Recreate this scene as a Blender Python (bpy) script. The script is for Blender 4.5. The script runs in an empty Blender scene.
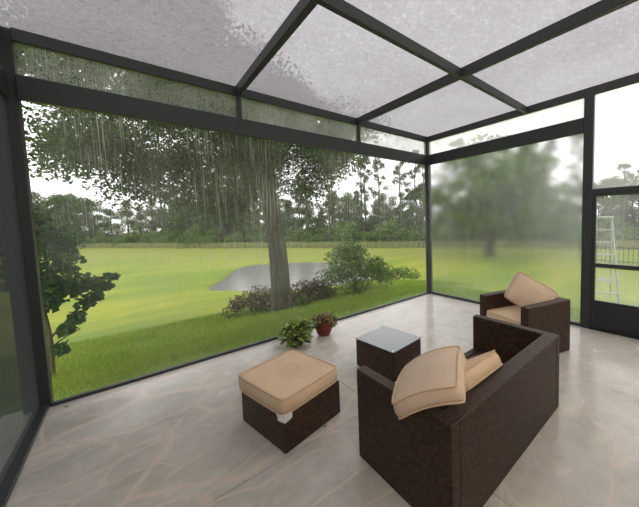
import bpy, bmesh, math, random
import numpy as np
from mathutils import Vector, Matrix, Euler

rng = np.random.default_rng(7)
random.seed(7)
sc = bpy.context.scene
COL = sc.collection
PI = math.pi

# ------------------------------------------------------------------ helpers
def link_mesh(name, me, mat=None, parent=None):
    o = bpy.data.objects.new(name, me)
    COL.objects.link(o)
    if mat is not None and not me.materials:
        me.materials.append(mat)
    if parent is not None:
        o.parent = parent
    return o

def tag(o, label=None, cat=None, group=None, kind=None):
    if label: o['label'] = label
    if cat: o['category'] = cat
    if group: o['group'] = group
    if kind: o['kind'] = kind
    return o

def empty(name, loc=(0, 0, 0), rz=0.0):
    o = bpy.data.objects.new(name, None)
    COL.objects.link(o)
    o.location = loc
    o.rotation_euler = (0, 0, rz)
    o.empty_display_size = 0.1
    return o

def copy_tree(o, parent=None):
    c = o.copy(); COL.objects.link(c); c.parent = parent
    for ch in list(o.children):
        copy_tree(ch, c)
    return c

def box_uv(bm):
    uvl = bm.loops.layers.uv.verify()
    for f in bm.faces:
        n = f.normal
        ax = max(range(3), key=lambda i: abs(n[i]))
        for l in f.loops:
            c = l.vert.co
            if ax == 0: l[uvl].uv = (c.y, c.z)
            elif ax == 1: l[uvl].uv = (c.x, c.z)
            else: l[uvl].uv = (c.x, c.y)

def add_box(bm, x0, x1, y0, y1, z0, z1, bev=0.0, seg=2, M=None):
    m = Matrix.Translation(((x0+x1)/2, (y0+y1)/2, (z0+z1)/2)) @ Matrix.Diagonal((abs(x1-x0), abs(y1-y0), abs(z1-z0), 1))
    if M is not None: m = M @ m
    r = bmesh.ops.create_cube(bm, size=1.0, matrix=m)
    if bev > 0:
        es = list({e for v in r['verts'] for e in v.link_edges})
        bmesh.ops.bevel(bm, geom=es, offset=bev, segments=seg, profile=0.5, affect='EDGES')

def boxes_obj(name, boxes, mat, parent=None, bev=0.0, seg=2):
    bm = bmesh.new()
    for b in boxes:
        add_box(bm, *b[:6], bev=bev, seg=seg)
    bm.normal_update()
    box_uv(bm)
    me = bpy.data.meshes.new(name)
    bm.to_mesh(me); bm.free()
    return link_mesh(name, me, mat, parent)

def mesh_np(name, V, F, mat, parent=None, smooth=False):
    """V (n,3), F (m,k) arrays"""
    me = bpy.data.meshes.new(name)
    V = np.asarray(V, np.float32); F = np.asarray(F, np.int32)
    m, k = F.shape
    me.vertices.add(len(V)); me.vertices.foreach_set('co', V.ravel())
    me.loops.add(m*k); me.loops.foreach_set('vertex_index', F.ravel())
    me.polygons.add(m)
    me.polygons.foreach_set('loop_start', np.arange(0, m*k, k, dtype=np.int32))
    me.polygons.foreach_set('loop_total', np.full(m, k, dtype=np.int32))
    if smooth: me.polygons.foreach_set('use_smooth', np.ones(m, dtype=bool))
    me.update(calc_edges=True); me.validate()
    return link_mesh(name, me, mat, parent)

def tube_arrays(paths, sides=7):
    """paths: list of [(x,y,z,r),...] -> one welded-less set of tapered tubes"""
    Vs, Fs, base = [], [], 0
    for p in paths:
        P = np.array([q[:3] for q in p], float); Rr = np.array([q[3] for q in p], float)
        n = len(P)
        T = np.gradient(P, axis=0); T /= np.linalg.norm(T, axis=1)[:, None] + 1e-9
        ref = np.array([0, 0, 1.0]) if abs(T[0][2]) < .8 else np.array([1.0, 0, 0])
        ring = []
        a = np.cross(T[0], ref); a /= np.linalg.norm(a)
        for i in range(n):
            a = a - T[i]*(a @ T[i]); a /= np.linalg.norm(a) + 1e-9
            b = np.cross(T[i], a)
            th = np.linspace(0, 2*PI, sides, endpoint=False)
            ring.append(P[i] + Rr[i]*(np.cos(th)[:, None]*a + np.sin(th)[:, None]*b))
        V = np.concatenate(ring)
        F = []
        for i in range(n-1):
            for j in range(sides):
                k = (j+1) % sides
                F.append((base+i*sides+j, base+i*sides+k, base+(i+1)*sides+k, base+(i+1)*sides+j))
        # end caps as quads fans
        for e, off in ((0, 0), (1, (n-1)*sides)):
            c = len(V); V = np.vstack([V, P[0] if e == 0 else P[-1]])
            for j in range(0, sides):
                k = (j+1) % sides
                t = (base+off+j, base+off+k, base+c, base+c) if e else (base+off+k, base+off+j, base+c, base+c)
                F.append(t)
        Vs.append(V); Fs += F; base += len(V)
    return np.concatenate(Vs), Fs

def tubes_obj(name, paths, mat, parent=None, sides=7, smooth=True):
    V, F = tube_arrays(paths, sides)
    me = bpy.data.meshes.new(name)
    me.from_pydata([tuple(v) for v in V], [], [tuple(dict.fromkeys(f)) for f in F])
    if smooth: me.polygons.foreach_set('use_smooth', [True]*len(me.polygons))
    me.update()
    return link_mesh(name, me, mat, parent)

def smooth_path(pts, n=5):
    """Catmull-Rom through (x,y,z,r) points"""
    P = [np.array(p, float) for p in pts]
    P = [2*P[0]-P[1]] + P + [2*P[-1]-P[-2]]
    out = []
    for i in range(1, len(P)-2):
        for t in np.linspace(0, 1, n, endpoint=False):
            a, b, c, d = P[i-1], P[i], P[i+1], P[i+2]
            out.append(tuple(0.5*((2*b) + (c-a)*t + (2*a-5*b+4*c-d)*t*t + (3*b-a-3*c+d)*t**3)))
    out.append(tuple(P[-2]))
    return out

def lathe_obj(name, prof, mat, parent=None, n=28):
    V, F = [], []
    for (r, z) in prof:
        for j in range(n):
            a = 2*PI*j/n
            V.append((r*math.cos(a), r*math.sin(a), z))
    for i in range(len(prof)-1):
        for j in range(n):
            k = (j+1) % n
            F.append((i*n+j, i*n+k, (i+1)*n+k, (i+1)*n+j))
    F.append(tuple(range(n))[::-1])
    F.append(tuple((len(prof)-1)*n+j for j in range(n)))
    me = bpy.data.meshes.new(name); me.from_pydata(V, [], F)
    me.polygons.foreach_set('use_smooth', [True]*(len(me.polygons)-2)+[False]*2); me.update()
    return link_mesh(name, me, mat, parent)

def rand_unit(n):
    v = rng.normal(size=(n, 3)); return v/np.linalg.norm(v, axis=1)[:, None]

def leaf_quads(C, size, aspect=0.55, up=0.4, droop=0.0, fold=0.12, spread=0.35):
    """folded pointed leaves (two quads each sharing a mid rib) around centres C"""
    n = len(C)
    s = size*(1+spread*(rng.random(n)-.5)*2)
    N = rand_unit(n); N[:, 2] = np.abs(N[:, 2])+up; N /= np.linalg.norm(N, axis=1)[:, None]
    D = rand_unit(n); D[:, 2] -= droop
    D -= N*(D*N).sum(1)[:, None]; D /= np.linalg.norm(D, axis=1)[:, None]+1e-9
    W = np.cross(N, D)
    L = s[:, None]; w = (s*aspect*.5)[:, None]
    a = C - D*L*.5
    b = C + D*L*.5 - N*L*fold
    l1 = C - D*L*.12 + W*w + N*L*fold
    r1 = C - D*L*.12 - W*w + N*L*fold
    V = np.stack([a, l1, b, r1], 1).reshape(-1, 3)
    i = np.arange(n)*4
    F = np.concatenate([np.stack([i, i+3, i+2], 1), np.stack([i, i+2, i+1], 1)])
    return V, F

def clump_points(centres, radii, per, shell=.5):
    out = []
    for c, r, m in zip(centres, radii, per):
        u = rand_unit(m)*(shell+(1-shell)*rng.random(m)**.6)[:, None]
        u[:, 2] *= .75
        out.append(np.array(c)+u*r)
    return np.concatenate(out)

# ------------------------------------------------------------------ materials
class NT:
    def __init__(self, name):
        self.m = bpy.data.materials.new(name); self.m.use_nodes = True
        self.t = self.m.node_tree; self.t.nodes.clear()
        self.out = self.n('ShaderNodeOutputMaterial')
    def n(self, typ, **kw):
        nd = self.t.nodes.new(typ)
        ins = kw.pop('ins', {})
        for k, v in kw.items(): setattr(nd, k, v)
        for k, v in ins.items():
            if isinstance(v, bpy.types.NodeSocket): self.t.links.new(v, nd.inputs[k])
            else: nd.inputs[k].default_value = v
        return nd
    def l(self, a, b): self.t.links.new(a, b)
    def ramp(self, fac, stops, interp='LINEAR'):
        r = self.n('ShaderNodeValToRGB'); r.color_ramp.interpolation = interp
        el = r.color_ramp.elements
        while len(el) < len(stops): el.new(0.5)
        for e, (p, c) in zip(el, stops):
            e.position = p; e.color = (c if len(c) == 4 else (*c, 1)) if not isinstance(c, (int, float)) else (c, c, c, 1)
        self.l(fac, r.inputs[0]); return r.outputs[0]
    def noise(self, vec, scale, detail=4, rough=.55, dist=0.0):
        return self.n('ShaderNodeTexNoise', ins={'Vector': vec, 'Scale': scale, 'Detail': detail, 'Roughness': rough, 'Distortion': dist}).outputs['Fac']
    def mapping(self, vec, scale=(1, 1, 1), loc=(0, 0, 0), rot=(0, 0, 0)):
        return self.n('ShaderNodeMapping', ins={'Vector': vec, 'Scale': scale, 'Location': loc, 'Rotation': rot}).outputs[0]
    def math(self, op, a, b=0.0, c=0.0, clamp=False):
        nd = self.n('ShaderNodeMath', operation=op, use_clamp=clamp)
        for i, v in enumerate((a, b, c)):
            if isinstance(v, bpy.types.NodeSocket): self.l(v, nd.inputs[i])
            else: nd.inputs[i].default_value = v
        return nd.outputs[0]
    def mixc(self, fac, a, b, mode='MIX'):
        nd = self.n('ShaderNodeMix', data_type='RGBA', blend_type=mode)
        for k, v in ((0, fac), (6, a), (7, b)):
            if isinstance(v, bpy.types.NodeSocket): self.l(v, nd.inputs[k])
            else: nd.inputs[k].default_value = v if k == 0 else (*v, 1)[:4]
        return nd.outputs[2]
    def obj(self): return self.n('ShaderNodeTexCoord').outputs['Object']
    def geo(self): return self.n('ShaderNodeNewGeometry')
    def bump(self, h, strength=.3, dist=.01):
        return self.n('ShaderNodeBump', ins={'Height': h, 'Strength': strength, 'Distance': dist}).outputs[0]
    def pbr(self, color, rough=.5, normal=None, spec=.5, **kw):
        b = self.n('ShaderNodeBsdfPrincipled')
        for k, v in [('Base Color', color), ('Roughness', rough), ('Specular IOR Level', spec)] + list(kw.items()):
            if isinstance(v, bpy.types.NodeSocket): self.l(v, b.inputs[k])
            else: b.inputs[k].default_value = (*v, 1)[:4] if k == 'Base Color' else v
        if normal is not None: self.l(normal, b.inputs['Normal'])
        return b.outputs[0]
    def done(self, sh):
        self.l(sh, self.out.inputs['Surface']); return self.m

def mat_metal():
    t = NT('bronze_powder_coat'); p = t.obj()
    n = t.noise(p, 40, 3)
    return t.done(t.pbr(t.mixc(n, (.030, .034, .036), (.042, .047, .049)), .42, spec=.45))

def mat_kick():
    t = NT('kick_plate_bronze'); p = t.obj()
    return t.done(t.pbr(t.mixc(t.noise(p, 6, 3), (.018, .020, .021), (.026, .028, .030)), .5))

def mat_screen(name, haze=(.05, .2), film=(.8, .8, .8), tint=.9, streak=.35, speck=0.0, streak_axis='x', patch=1.0, mottled=0.0, hgt=None):
    """insect screen holding rain water: clear mesh with film, runs and drops"""
    t = NT(name); g = t.geo(); P = g.outputs['Position']
    sx = (95, 95, 1.3)
    big = t.noise(t.mapping(P, (1, 1, .8)), patch, 4, .6)
    run = t.noise(t.mapping(P, sx), 1.0, 3, .65)
    run2 = t.noise(t.mapping(P, (190, 190, 5.0), (3, 1, 2)), 1.0, 2, .6)
    where = t.ramp(t.noise(t.mapping(P, (1.3, 1.3, .35), (5, 2, 1)), 1.0, 3), [(.38, 0.15), (.62, 1.0)])
    runs = t.math('ADD', t.ramp(run, [(.52, 0.0), (.66, 1.0)]), t.math('MULTIPLY', t.ramp(run2, [(.55, 0.0), (.75, 1.0)]), .6), clamp=True)
    runs = t.math('MULTIPLY', runs, where)
    base = t.n('ShaderNodeMapRange', ins={'Value': big, 'From Min': .33, 'From Max': .68, 'To Min': haze[0], 'To Max': haze[1]}).outputs[0]
    fac = t.math('ADD', base, t.math('MULTIPLY', runs, streak), clamp=True)
    if speck:
        s = t.noise(P, 55, 3, .7)
        s = t.ramp(s, [(.50, 0.0), (.66, 1.0)])
        s2 = t.ramp(t.noise(P, 18, 4, .75), [(.52, 0.0), (.70, 1.0)])
        fac = t.math('SUBTRACT', fac, t.math('MULTIPLY', t.math('ADD', s, s2), speck), clamp=True)
    if mottled:
        s = t.noise(P, 7, 5, .7)
        fac = t.math('ADD', fac, t.math('MULTIPLY', t.math('SUBTRACT', s, .5), mottled), clamp=True)
    if hgt:
        zz = t.n('ShaderNodeSeparateXYZ', ins={0: P}).outputs['Z']
        zz = t.math('ADD', zz, t.math('MULTIPLY', t.math('SUBTRACT', big, .5), 1.5))
        fac = t.math('MULTIPLY', fac, t.n('ShaderNodeMapRange', ins={'Value': zz, 'From Min': hgt[0], 'From Max': hgt[1], 'To Min': hgt[2], 'To Max': 1.0}).outputs[0])
    tr = t.n('ShaderNodeBsdfTransparent', ins={'Color': (tint, tint, tint, 1)}).outputs[0]
    fl = t.n('ShaderNodeBsdfTranslucent', ins={'Color': (*film, 1)}).outputs[0]
    df = t.n('ShaderNodeBsdfDiffuse', ins={'Color': (film[0]*.6, film[1]*.6, film[2]*.6, 1)}).outputs[0]
    f2 = t.n('ShaderNodeMixShader', ins={0: .3, 1: fl, 2: df}).outputs[0]
    return t.done(t.n('ShaderNodeMixShader', ins={0: fac, 1: tr, 2: f2}).outputs[0])

def mat_wet_glass(name):
    """screen whose mesh is completely filled with water: frosted, you see soft shapes through it"""
    t = NT(name); g = t.geo(); P = g.outputs['Position']
    big = t.noise(t.mapping(P, (1, .9, .7), (0, .4, .1)), 1.1, 4, .6)
    run = t.ramp(t.noise(t.mapping(P, (50, 50, 1.4)), 1.0, 3, .6), [(.45, 0.0), (.75, 1.0)])
    fine = t.noise(P, 60, 4, .8)
    fac = t.n('ShaderNodeMapRange', ins={'Value': big, 'From Min': .3, 'From Max': .7, 'To Min': .0, 'To Max': .09}).outputs[0]
    yy = t.n('ShaderNodeSeparateXYZ', ins={0: P}).outputs['Y']
    edge = t.n('ShaderNodeMapRange', ins={'Value': yy, 'From Min': -2.7, 'From Max': -1.9, 'To Min': .12, 'To Max': 0.0}).outputs[0]
    fac = t.math('ADD', fac, edge)
    zz = t.n('ShaderNodeSeparateXYZ', ins={0: P}).outputs['Z']
    low = t.n('ShaderNodeMapRange', ins={'Value': zz, 'From Min': .6, 'From Max': 2.0, 'To Min': .45, 'To Max': 1.0}).outputs[0]
    fac = t.math('MULTIPLY', fac, low)
    fac = t.math('ADD', fac, t.math('MULTIPLY', run, .08))
    fac = t.math('ADD', fac, t.math('MULTIPLY', t.math('SUBTRACT', fine, .45), .50), clamp=True)
    rf = t.n('ShaderNodeBsdfRefraction', ins={'Color': (.9, .9, .9, 1), 'Roughness': .25, 'IOR': 1.11}).outputs[0]
    fl = t.n('ShaderNodeBsdfTranslucent', ins={'Color': (.72, .74, .74, 1)}).outputs[0]
    return t.done(t.n('ShaderNodeMixShader', ins={0: fac, 1: rf, 2: fl}).outputs[0])

def mat_wicker(name='dark_brown_wicker', a=(.024, .011, .007), b=(.108, .055, .030), rot=0.0):
    t = NT(name)
    uv = t.n('ShaderNodeTexCoord').outputs['UV']
    uv = t.mapping(uv, (1, 1, 1), (0, 0, 0), (0, 0, rot))
    br = t.n('ShaderNodeTexBrick', offset=0.0, ins={'Vector': uv, 'Color1': (*a, 1), 'Color2': (*b, 1), 'Mortar': (a[0]*.25, a[1]*.25, a[2]*.25, 1),
        'Scale': 1.0, 'Mortar Size': .0024, 'Mortar Smooth': .6, 'Bias': 0.0, 'Brick Width': .026, 'Row Height': .015})
    big = t.noise(t.mapping(uv, (3, 30, 1)), 1, 3)
    col = t.mixc(t.math('MULTIPLY', big, .35), br.outputs['Color'], (.065, .034, .019), 'MIX')
    h = t.math('SUBTRACT', 1.0, br.outputs['Fac'])
    return t.done(t.pbr(col, .48, t.bump(h, .8, .004), spec=.28))

def mat_fabric(name, c=(.80, .60, .42), c2=(.73, .53, .36), wet=None):
    t = NT(name); p = t.obj()
    n = t.noise(p, 5, 5, .6); f = t.noise(p, 420, 2)
    col = t.mixc(t.ramp(n, [(.3, 0.0), (.75, 1.0)]), c, c2)
    if wet:   # a damp round stain on the top
        d = t.n('ShaderNodeVectorMath', operation='DISTANCE', ins={0: p, 1: wet}).outputs['Value']
        d = t.math('ADD', d, t.math('MULTIPLY', t.math('SUBTRACT', t.noise(p, 14, 4), .5), .07))
        col = t.mixc(t.ramp(d, [(.04, .15), (.085, .30), (.115, .12), (.17, 0.0)]), col, (.50, .34, .22))
    h = t.math('ADD', t.math('MULTIPLY', t.noise(p, 9, 4), 1.0), t.math('MULTIPLY', f, .12))
    return t.done(t.pbr(col, .9, t.bump(h, .35, .012), spec=.15))

def mat_simple(name, c, rough=.6, spec=.4, var=.0, scale=20, **kw):
    t = NT(name); p = t.obj()
    col = t.mixc(t.noise(p, scale, 4), tuple(x*(1-var) for x in c), tuple(min(1, x*(1+var)) for x in c))
    return t.done(t.pbr(col, rough, spec=spec, **kw))

def mat_leaf(name, cols, trans=.35, rough=.55, scale=.8, spec=.3):
    """leaf colours vary per leaf and gently over the crown"""
    t = NT(name); g = t.geo()
    r = g.outputs['Random Per Island']
    big = t.noise(t.obj(), scale, 3)
    v = t.math('ADD', t.math('MULTIPLY', r, .65), t.math('MULTIPLY', big, .5), clamp=True)
    n = len(cols)
    col = t.ramp(v, [(.1+.8*i/(n-1), c) for i, c in enumerate(cols)])
    d = t.pbr(col, rough, spec=spec)
    tl = t.n('ShaderNodeBsdfTranslucent', ins={'Color': col}).outputs[0]
    return t.done(t.n('ShaderNodeMixShader', ins={0: trans, 1: d, 2: tl}).outputs[0])

def mat_bark(name, a=(.030, .025, .017), b=(.095, .082, .056), s=9):
    t = NT(name); p = t.obj()
    n = t.noise(t.mapping(p, (s, s, s*.28)), 1, 6, .7, .6)
    m = t.noise(p, 2.2, 4)
    c = t.mixc(t.ramp(n, [(.35, 0.0), (.65, 1.0)]), a, b)
    c = t.mixc(t.ramp(m, [(.45, 0.0), (.7, .6)]), c, (.075, .085, .045))
    return t.done(t.pbr(c, .85, t.bump(n, .9, .04), spec=.2))

def mat_floor():
    t = NT('stamped_concrete'); p = t.obj()
    w = t.n('ShaderNodeTexNoise', ins={'Vector': p, 'Scale': 1.3, 'Detail': 3.0, 'Roughness': .5})
    wp = t.n('ShaderNodeVectorMath', operation='MULTIPLY_ADD', ins={0: w.outputs['Color'], 1: (.55, .55, 0), 2: p}).outputs[0]
    def veins(scale, w0, w1, seedloc, stretch=(1, 1, 1), rot=0.0):
        v = t.n('ShaderNodeTexVoronoi', feature='DISTANCE_TO_EDGE', ins={'Vector': t.mapping(wp, stretch, seedloc, (0, 0, rot)), 'Scale': scale, 'Randomness': 1.0})
        return t.ramp(v.outputs['Distance'], [(w0, 1.0), (w1, 0.0)])
    v1 = veins(1.5, .008, .032, (3, 1, 0), (.55, 1.5, 1), .25)
    v2 = veins(3.1, .008, .035, (7, 4, 0), (.6, 1.3, 1), -.5)
    msk = t.ramp(t.noise(p, 1.6, 3), [(.42, 0.0), (.56, 1.0)])
    # the leaf-like veins were stamped most clearly at the left end of the slab
    sx = t.n('ShaderNodeSeparateXYZ', ins={0: p})
    lft = t.n('ShaderNodeMapRange', ins={'Value': sx.outputs['X'], 'From Min': -4.4, 'From Max': -1.8, 'To Min': 1.0, 'To Max': .30}).outputs[0]
    vv = t.math('MAXIMUM', v1, t.math('MULTIPLY', v2, msk))
    vv = t.math('MULTIPLY', vv, lft)
    blot = t.noise(t.mapping(p, (1, 1.5, 1)), 2.3, 6, .65, .4)
    blot2 = t.noise(p, 9, 5, .7, .3)
    base = t.mixc(t.ramp(blot, [(.35, 0.0), (.65, 1.0)]), (.50, .468, .425), (.64, .605, .56))
    base = t.mixc(t.ramp(blot2, [(.45, 0.0), (.68, .55)]), base, (.70, .65, .59))
    base = t.mixc(t.math('MULTIPLY', vv, .75), base, (.78, .65, .56))
    rough = t.n('ShaderNodeMapRange', ins={'Value': blot, 'From Min': .3, 'From Max': .7, 'To Min': .12, 'To Max': .30}).outputs[0]
    h = t.math('ADD', t.math('MULTIPLY', blot2, .5), t.math('MULTIPLY', vv, -.4))
    return t.done(t.pbr(base, rough, t.bump(h, .10, .01), spec=.5))

def mat_lawn():
    t = NT('mown_lawn'); p = t.obj()
    n1 = t.noise(t.mapping(p, (.35, .9, 1)), .35, 5, .6)
    n2 = t.noise(p, 2.6, 5, .65)
    n3 = t.noise(p, 24, 4, .7)
    c = t.mixc(t.ramp(n1, [(.38, 0.0), (.62, 1.0)]), (.16, .225, .020), (.30, .315, .035))
    c = t.mixc(t.ramp(n2, [(.40, 0.0), (.75, .55)]), c, (.13, .21, .02))
    c = t.mixc(t.ramp(n3, [(.45, 0.0), (.70, .40)]), c, (.10, .17, .016))
    # longer, darker grass in the unmown margin beside the slab, ragged outline
    s = t.n('ShaderNodeSeparateXYZ', ins={0: p})
    dd = t.math('MAXIMUM', s.outputs['Y'], s.outputs['X'])
    dd = t.math('ADD', dd, t.math('MULTIPLY', t.math('SUBTRACT', t.noise(p, .9, 4), .5), 1.6))
    c = t.mixc(t.ramp(t.math('DIVIDE', dd, 6.0), [(.30, .75), (.62, 0.0)]), c, (.13, .215, .02))
    # coarser olive grass on the far bank
    far = t.math('ADD', t.math('MULTIPLY', s.outputs['X'], .62), t.math('MULTIPLY', s.outputs['Y'], .62))
    c = t.mixc(t.ramp(t.math('DIVIDE', t.math('ADD', far, t.math('MULTIPLY', n1, 4)), 40.0), [(.36, 0.0), (.55, .8)]), c, (.20, .225, .045))
    # bare soil strip against the slab edge
    c = t.mixc(t.ramp(t.math('ADD', dd, t.math('MULTIPLY', n3, .25)), [(.05, .75), (.42, 0.0)]), c, (.16, .13, .085))
    return t.done(t.pbr(c, .8, t.bump(n3, .6, .03), spec=.2))

def mat_water():
    t = NT('pond_water'); p = t.obj()
    n = t.noise(t.mapping(p, (3, 3, 1)), 1.5, 4, .6)
    return t.done(t.pbr((.17, .17, .155), .16, t.bump(n, .35, .03), spec=.5, IOR=1.33))

def mat_glass_top():
    t = NT('tempered_glass_top'); p = t.obj()
    n = t.noise(p, 9, 4, .6)
    return t.done(t.pbr(t.mixc(n, (.08, .105, .11), (.13, .155, .16)), .20, spec=.7, **{'Coat Weight': .4, 'Coat Roughness': .08}))

def mat_fill_globe():
    t = NT('fill_lamp_globe')
    return t.done(t.n('ShaderNodeEmission', ins={'Color': (1, .87, .70, 1), 'Strength': FILL_STRENGTH}).outputs[0])

FILL_STRENGTH = 24.0  # emission of the added fill lamps
M = dict(
    metal=mat_metal(), kick=mat_kick(),
    scr_back=mat_screen('rain_streaked_screen', (.05, .26), (.95, .96, .93), .94, .52, patch=.8, hgt=(.6, 1.9, .25)),
    scr_transom=mat_screen('dripping_transom_screen', (.25, .62), (.80, .82, .82), .93, .45, speck=.28, patch=1.6),
    scr_transom_mid=mat_screen('soaked_transom_screen', (.40, .70), (.88, .88, .88), .93, .45, speck=.25, patch=1.6),
    scr_transom_wet=mat_screen('water_filled_transom_screen', (.55, .80), (.90, .90, .89), .9, .15, patch=1.3, mottled=.5),
    scr_roof=mat_screen('rain_beaded_roof_screen', (.80, .94), (.29, .277, .292), .52, .0, speck=.22, patch=.9, mottled=.18),
    scr_left=mat_screen('grazing_dark_screen', (.66, .74), (.050, .056, .054), .30, .05, patch=1.2),  # dark film colour stands in for mesh darkening at a grazing view
    scr_door=mat_screen('misty_door_screen', (.16, .34), (.85, .87, .87), .92, .25, patch=1.6),
    scr_door_up=mat_screen('misty_upper_screen', (.35, .55), (.92, .94, .93), .92, .15, patch=1.6),
    wet=mat_wet_glass('water_filled_screen'),
    wicker=mat_wicker(), wicker_top=mat_wicker('dark_brown_wicker_trim', (.055, .036, .027), (.105, .075, .058), 0.0),
    fabric=mat_fabric('tan_cushion_fabric'), fabric_st=mat_fabric('tan_cushion_fabric_stained', wet=(.02, .0, .10)),
    fabric_pk=mat_fabric('faded_tan_cushion_fabric', (.76, .60, .47), (.68, .52, .39)),
    piping=mat_fabric('tan_piping', (.72, .54, .39), (.66, .48, .33)),
    white=mat_simple('white_label_cloth', (.85, .85, .84), .8),
    glass=mat_glass_top(), floor=mat_floor(), lawn=mat_lawn(), water=mat_water(),
    terracotta=mat_simple('terracotta_red', (.17, .035, .016), .5, .4, .25, 12),
    soil=mat_simple('potting_soil', (.03, .02, .013), .9, .2, .4, 60),
    stucco=mat_simple('pale_stucco', (.80, .76, .70), .9, .2, .08, 60),
    alu=mat_simple('aluminium', (.36, .37, .36), .45, .5, .1, 30, Metallic=.5),
    rubber=mat_simple('black_plastic', (.02, .02, .02), .5),
    bark=mat_bark('oak_bark'), bark_far=mat_bark('far_bark', (.075, .068, .06), (.16, .15, .13), 5), bark_thin=mat_bark('young_bark', (.10, .08, .05), (.2, .17, .11), 30),
    oak=mat_leaf('oak_leaves', [(.020, .040, .010), (.045, .085, .018), (.11, .18, .03)], .4),
    shade=mat_leaf('shade_tree_leaves', [(.06, .11, .022), (.11, .18, .035), (.19, .28, .05)], .4),
    edge=mat_leaf('edge_bush_leaves', [(.075, .135, .03), (.12, .20, .045), (.19, .28, .065)], .3, scale=.25),
    globe=mat_fill_globe(),
    far=mat_leaf('woodland_leaves', [(.055, .095, .032), (.085, .135, .045), (.13, .185, .065)], .25, scale=.25),  # rain haze painted in: distant leaf colours made paler
    far2=mat_leaf('woodland_leaves_hazed', [(.085, .12, .06), (.13, .17, .085), (.18, .22, .12)], .25, scale=.25),  # greyer mix, haze put into the leaf colour
    pine=mat_leaf('pine_needles', [(.06, .085, .05), (.10, .13, .075), (.14, .17, .10)], .2, scale=.3),  # needles greyed to carry the same painted haze
    bush=mat_leaf('bush_leaves', [(.04, .09, .018), (.09, .16, .03), (.20, .28, .05)], .35),
    brown=mat_leaf('bronze_shrub_leaves', [(.06, .05, .03), (.13, .085, .06), (.24, .155, .12), (.11, .13, .04)], .25, scale=2),
    broad=mat_leaf('broad_leaves', [(.018, .055, .015), (.035, .095, .022), (.075, .16, .035)], .35),
    hosta=mat_leaf('potted_leaves', [(.05, .08, .02), (.18, .28, .05), (.40, .50, .14)], .25, .35, scale=6),
    coleus=mat_leaf('variegated_leaves', [(.20, .10, .08), (.42, .27, .20), (.20, .26, .07), (.50, .42, .28)], .3, .5, scale=8),
    grass=mat_leaf('grass_blades', [(.14, .22, .02), (.23, .34, .035), (.36, .46, .06)], .35, scale=.8),
    reeds=mat_leaf('reed_blades', [(.26, .27, .12), (.38, .38, .18), (.30, .36, .12)], .25, scale=.4),
    straw=mat_simple('dry_leaf', (.05, .035, .02), .7),
)

# placement values
SKY = 1.0
EXPOSURE = 1.15
LAD_ROT = -70
PIL_LOC = (-1.143, -2.455, .630)
PIL_ROT = (math.radians(66.9), math.radians(30.7), math.radians(-59.8))
C1_SIZE = (.355, .45, .105)
C1_LOC = (-3.590, -2.838, .755)
C1_ROT = (math.radians(-.7), math.radians(-25), math.radians(-59))
C2_SIZE = (.43, .50, .10)
C2_LOC = (-3.205, -2.745, .525)
C2_ROT = (math.radians(-35), 0, 0)

# ------------------------------------------------------------------ camera (solved from the room's own lines)
cam_d = bpy.data.cameras.new('camera')
cam = bpy.data.objects.new('camera', cam_d); COL.objects.link(cam); sc.camera = cam
rt = Vector((0.75794321, -0.65164642, -0.02964869)); up = Vector((0.06543773, 0.03073289, 0.99738327)); fw = Vector((0.64903005, 0.75790002, -0.06593605))
cam.matrix_world = Matrix(((rt.x, up.x, -fw.x, -4.796), (rt.y, up.y, -fw.y, -3.8152), (rt.z, up.z, -fw.z, 1.6), (0, 0, 0, 1)))
cam_d.sensor_fit = 'HORIZONTAL'; cam_d.sensor_width = 36.0
cam_d.lens = 284.0405/639*36
cam_d.shift_x = -54.5746/639; cam_d.shift_y = -14.6676/639
cam_d.clip_start = .05; cam_d.clip_end = 500

# ------------------------------------------------------------------ overcast sky
w = bpy.data.worlds.new('overcast_sky'); sc.world = w; w.use_nodes = True
nt = w.node_tree; nt.nodes.clear()
tc = nt.nodes.new('ShaderNodeTexCoord'); sp = nt.nodes.new('ShaderNodeSeparateXYZ')
rp = nt.nodes.new('ShaderNodeValToRGB'); bg = nt.nodes.new('ShaderNodeBackground'); ow = nt.nodes.new('ShaderNodeOutputWorld')
nt.links.new(tc.outputs['Generated'], sp.inputs[0]); nt.links.new(sp.outputs['Z'], rp.inputs[0])
e = rp.color_ramp.elements
e[0].position = 0.0; e[0].color = (.86, .86, .85, 1)
e[1].position = 1.0; e[1].color = (1.0, .985, .99, 1)
m_ = rp.color_ramp.elements.new(.35); m_.color = (.94, .935, .93, 1)
nt.links.new(rp.outputs[0], bg.inputs[0]); bg.inputs[1].default_value = SKY
nt.links.new(bg.outputs[0], ow.inputs[0])

# ------------------------------------------------------------------ screened room
X0, Y0 = -5.44, -4.75          # left end, house side
HE, HT = 3.175, 3.280          # eave beam bottom / top
B1, B2 = 2.705, 2.905          # chair beam
# floor: slab in panels with saw-cut joints
gx = [(X0-.30, -3.303), (-3.297, -1.576), (-1.572, .12)]
gy = [(Y0-.6, -2.003), (-1.997, .10)]
fl = boxes_obj('floor', [(a, b, c, d, -.12, 0.0) for a, b in gx for c, d in gy] + [(X0-.28, .10, Y0-.58, .08, -.30, -.006)], M['floor'])
tag(fl, 'pale stamped concrete patio slab with vein pattern and saw cut joints', 'floor', kind='structure')

def post(name, x0, x1, y0, y1, z0, z1, parent):
    return boxes_obj(name, [(x0, x1, y0, y1, z0, z1)], M['metal'], parent, bev=.004, seg=1)

def panel(name, a, b, mat, parent, thick=.003):
    """thin screen sheet between opposite corners a, b"""
    lo = [min(p, q) for p, q in zip(a, b)]; hi = [max(p, q) for p, q in zip(a, b)]
    for i in range(3):
        if hi[i]-lo[i] < 1e-6: lo[i] -= thick/2; hi[i] += thick/2
    return boxes_obj(name, [(lo[0], hi[0], lo[1], hi[1], lo[2], hi[2])], mat, parent)

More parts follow.
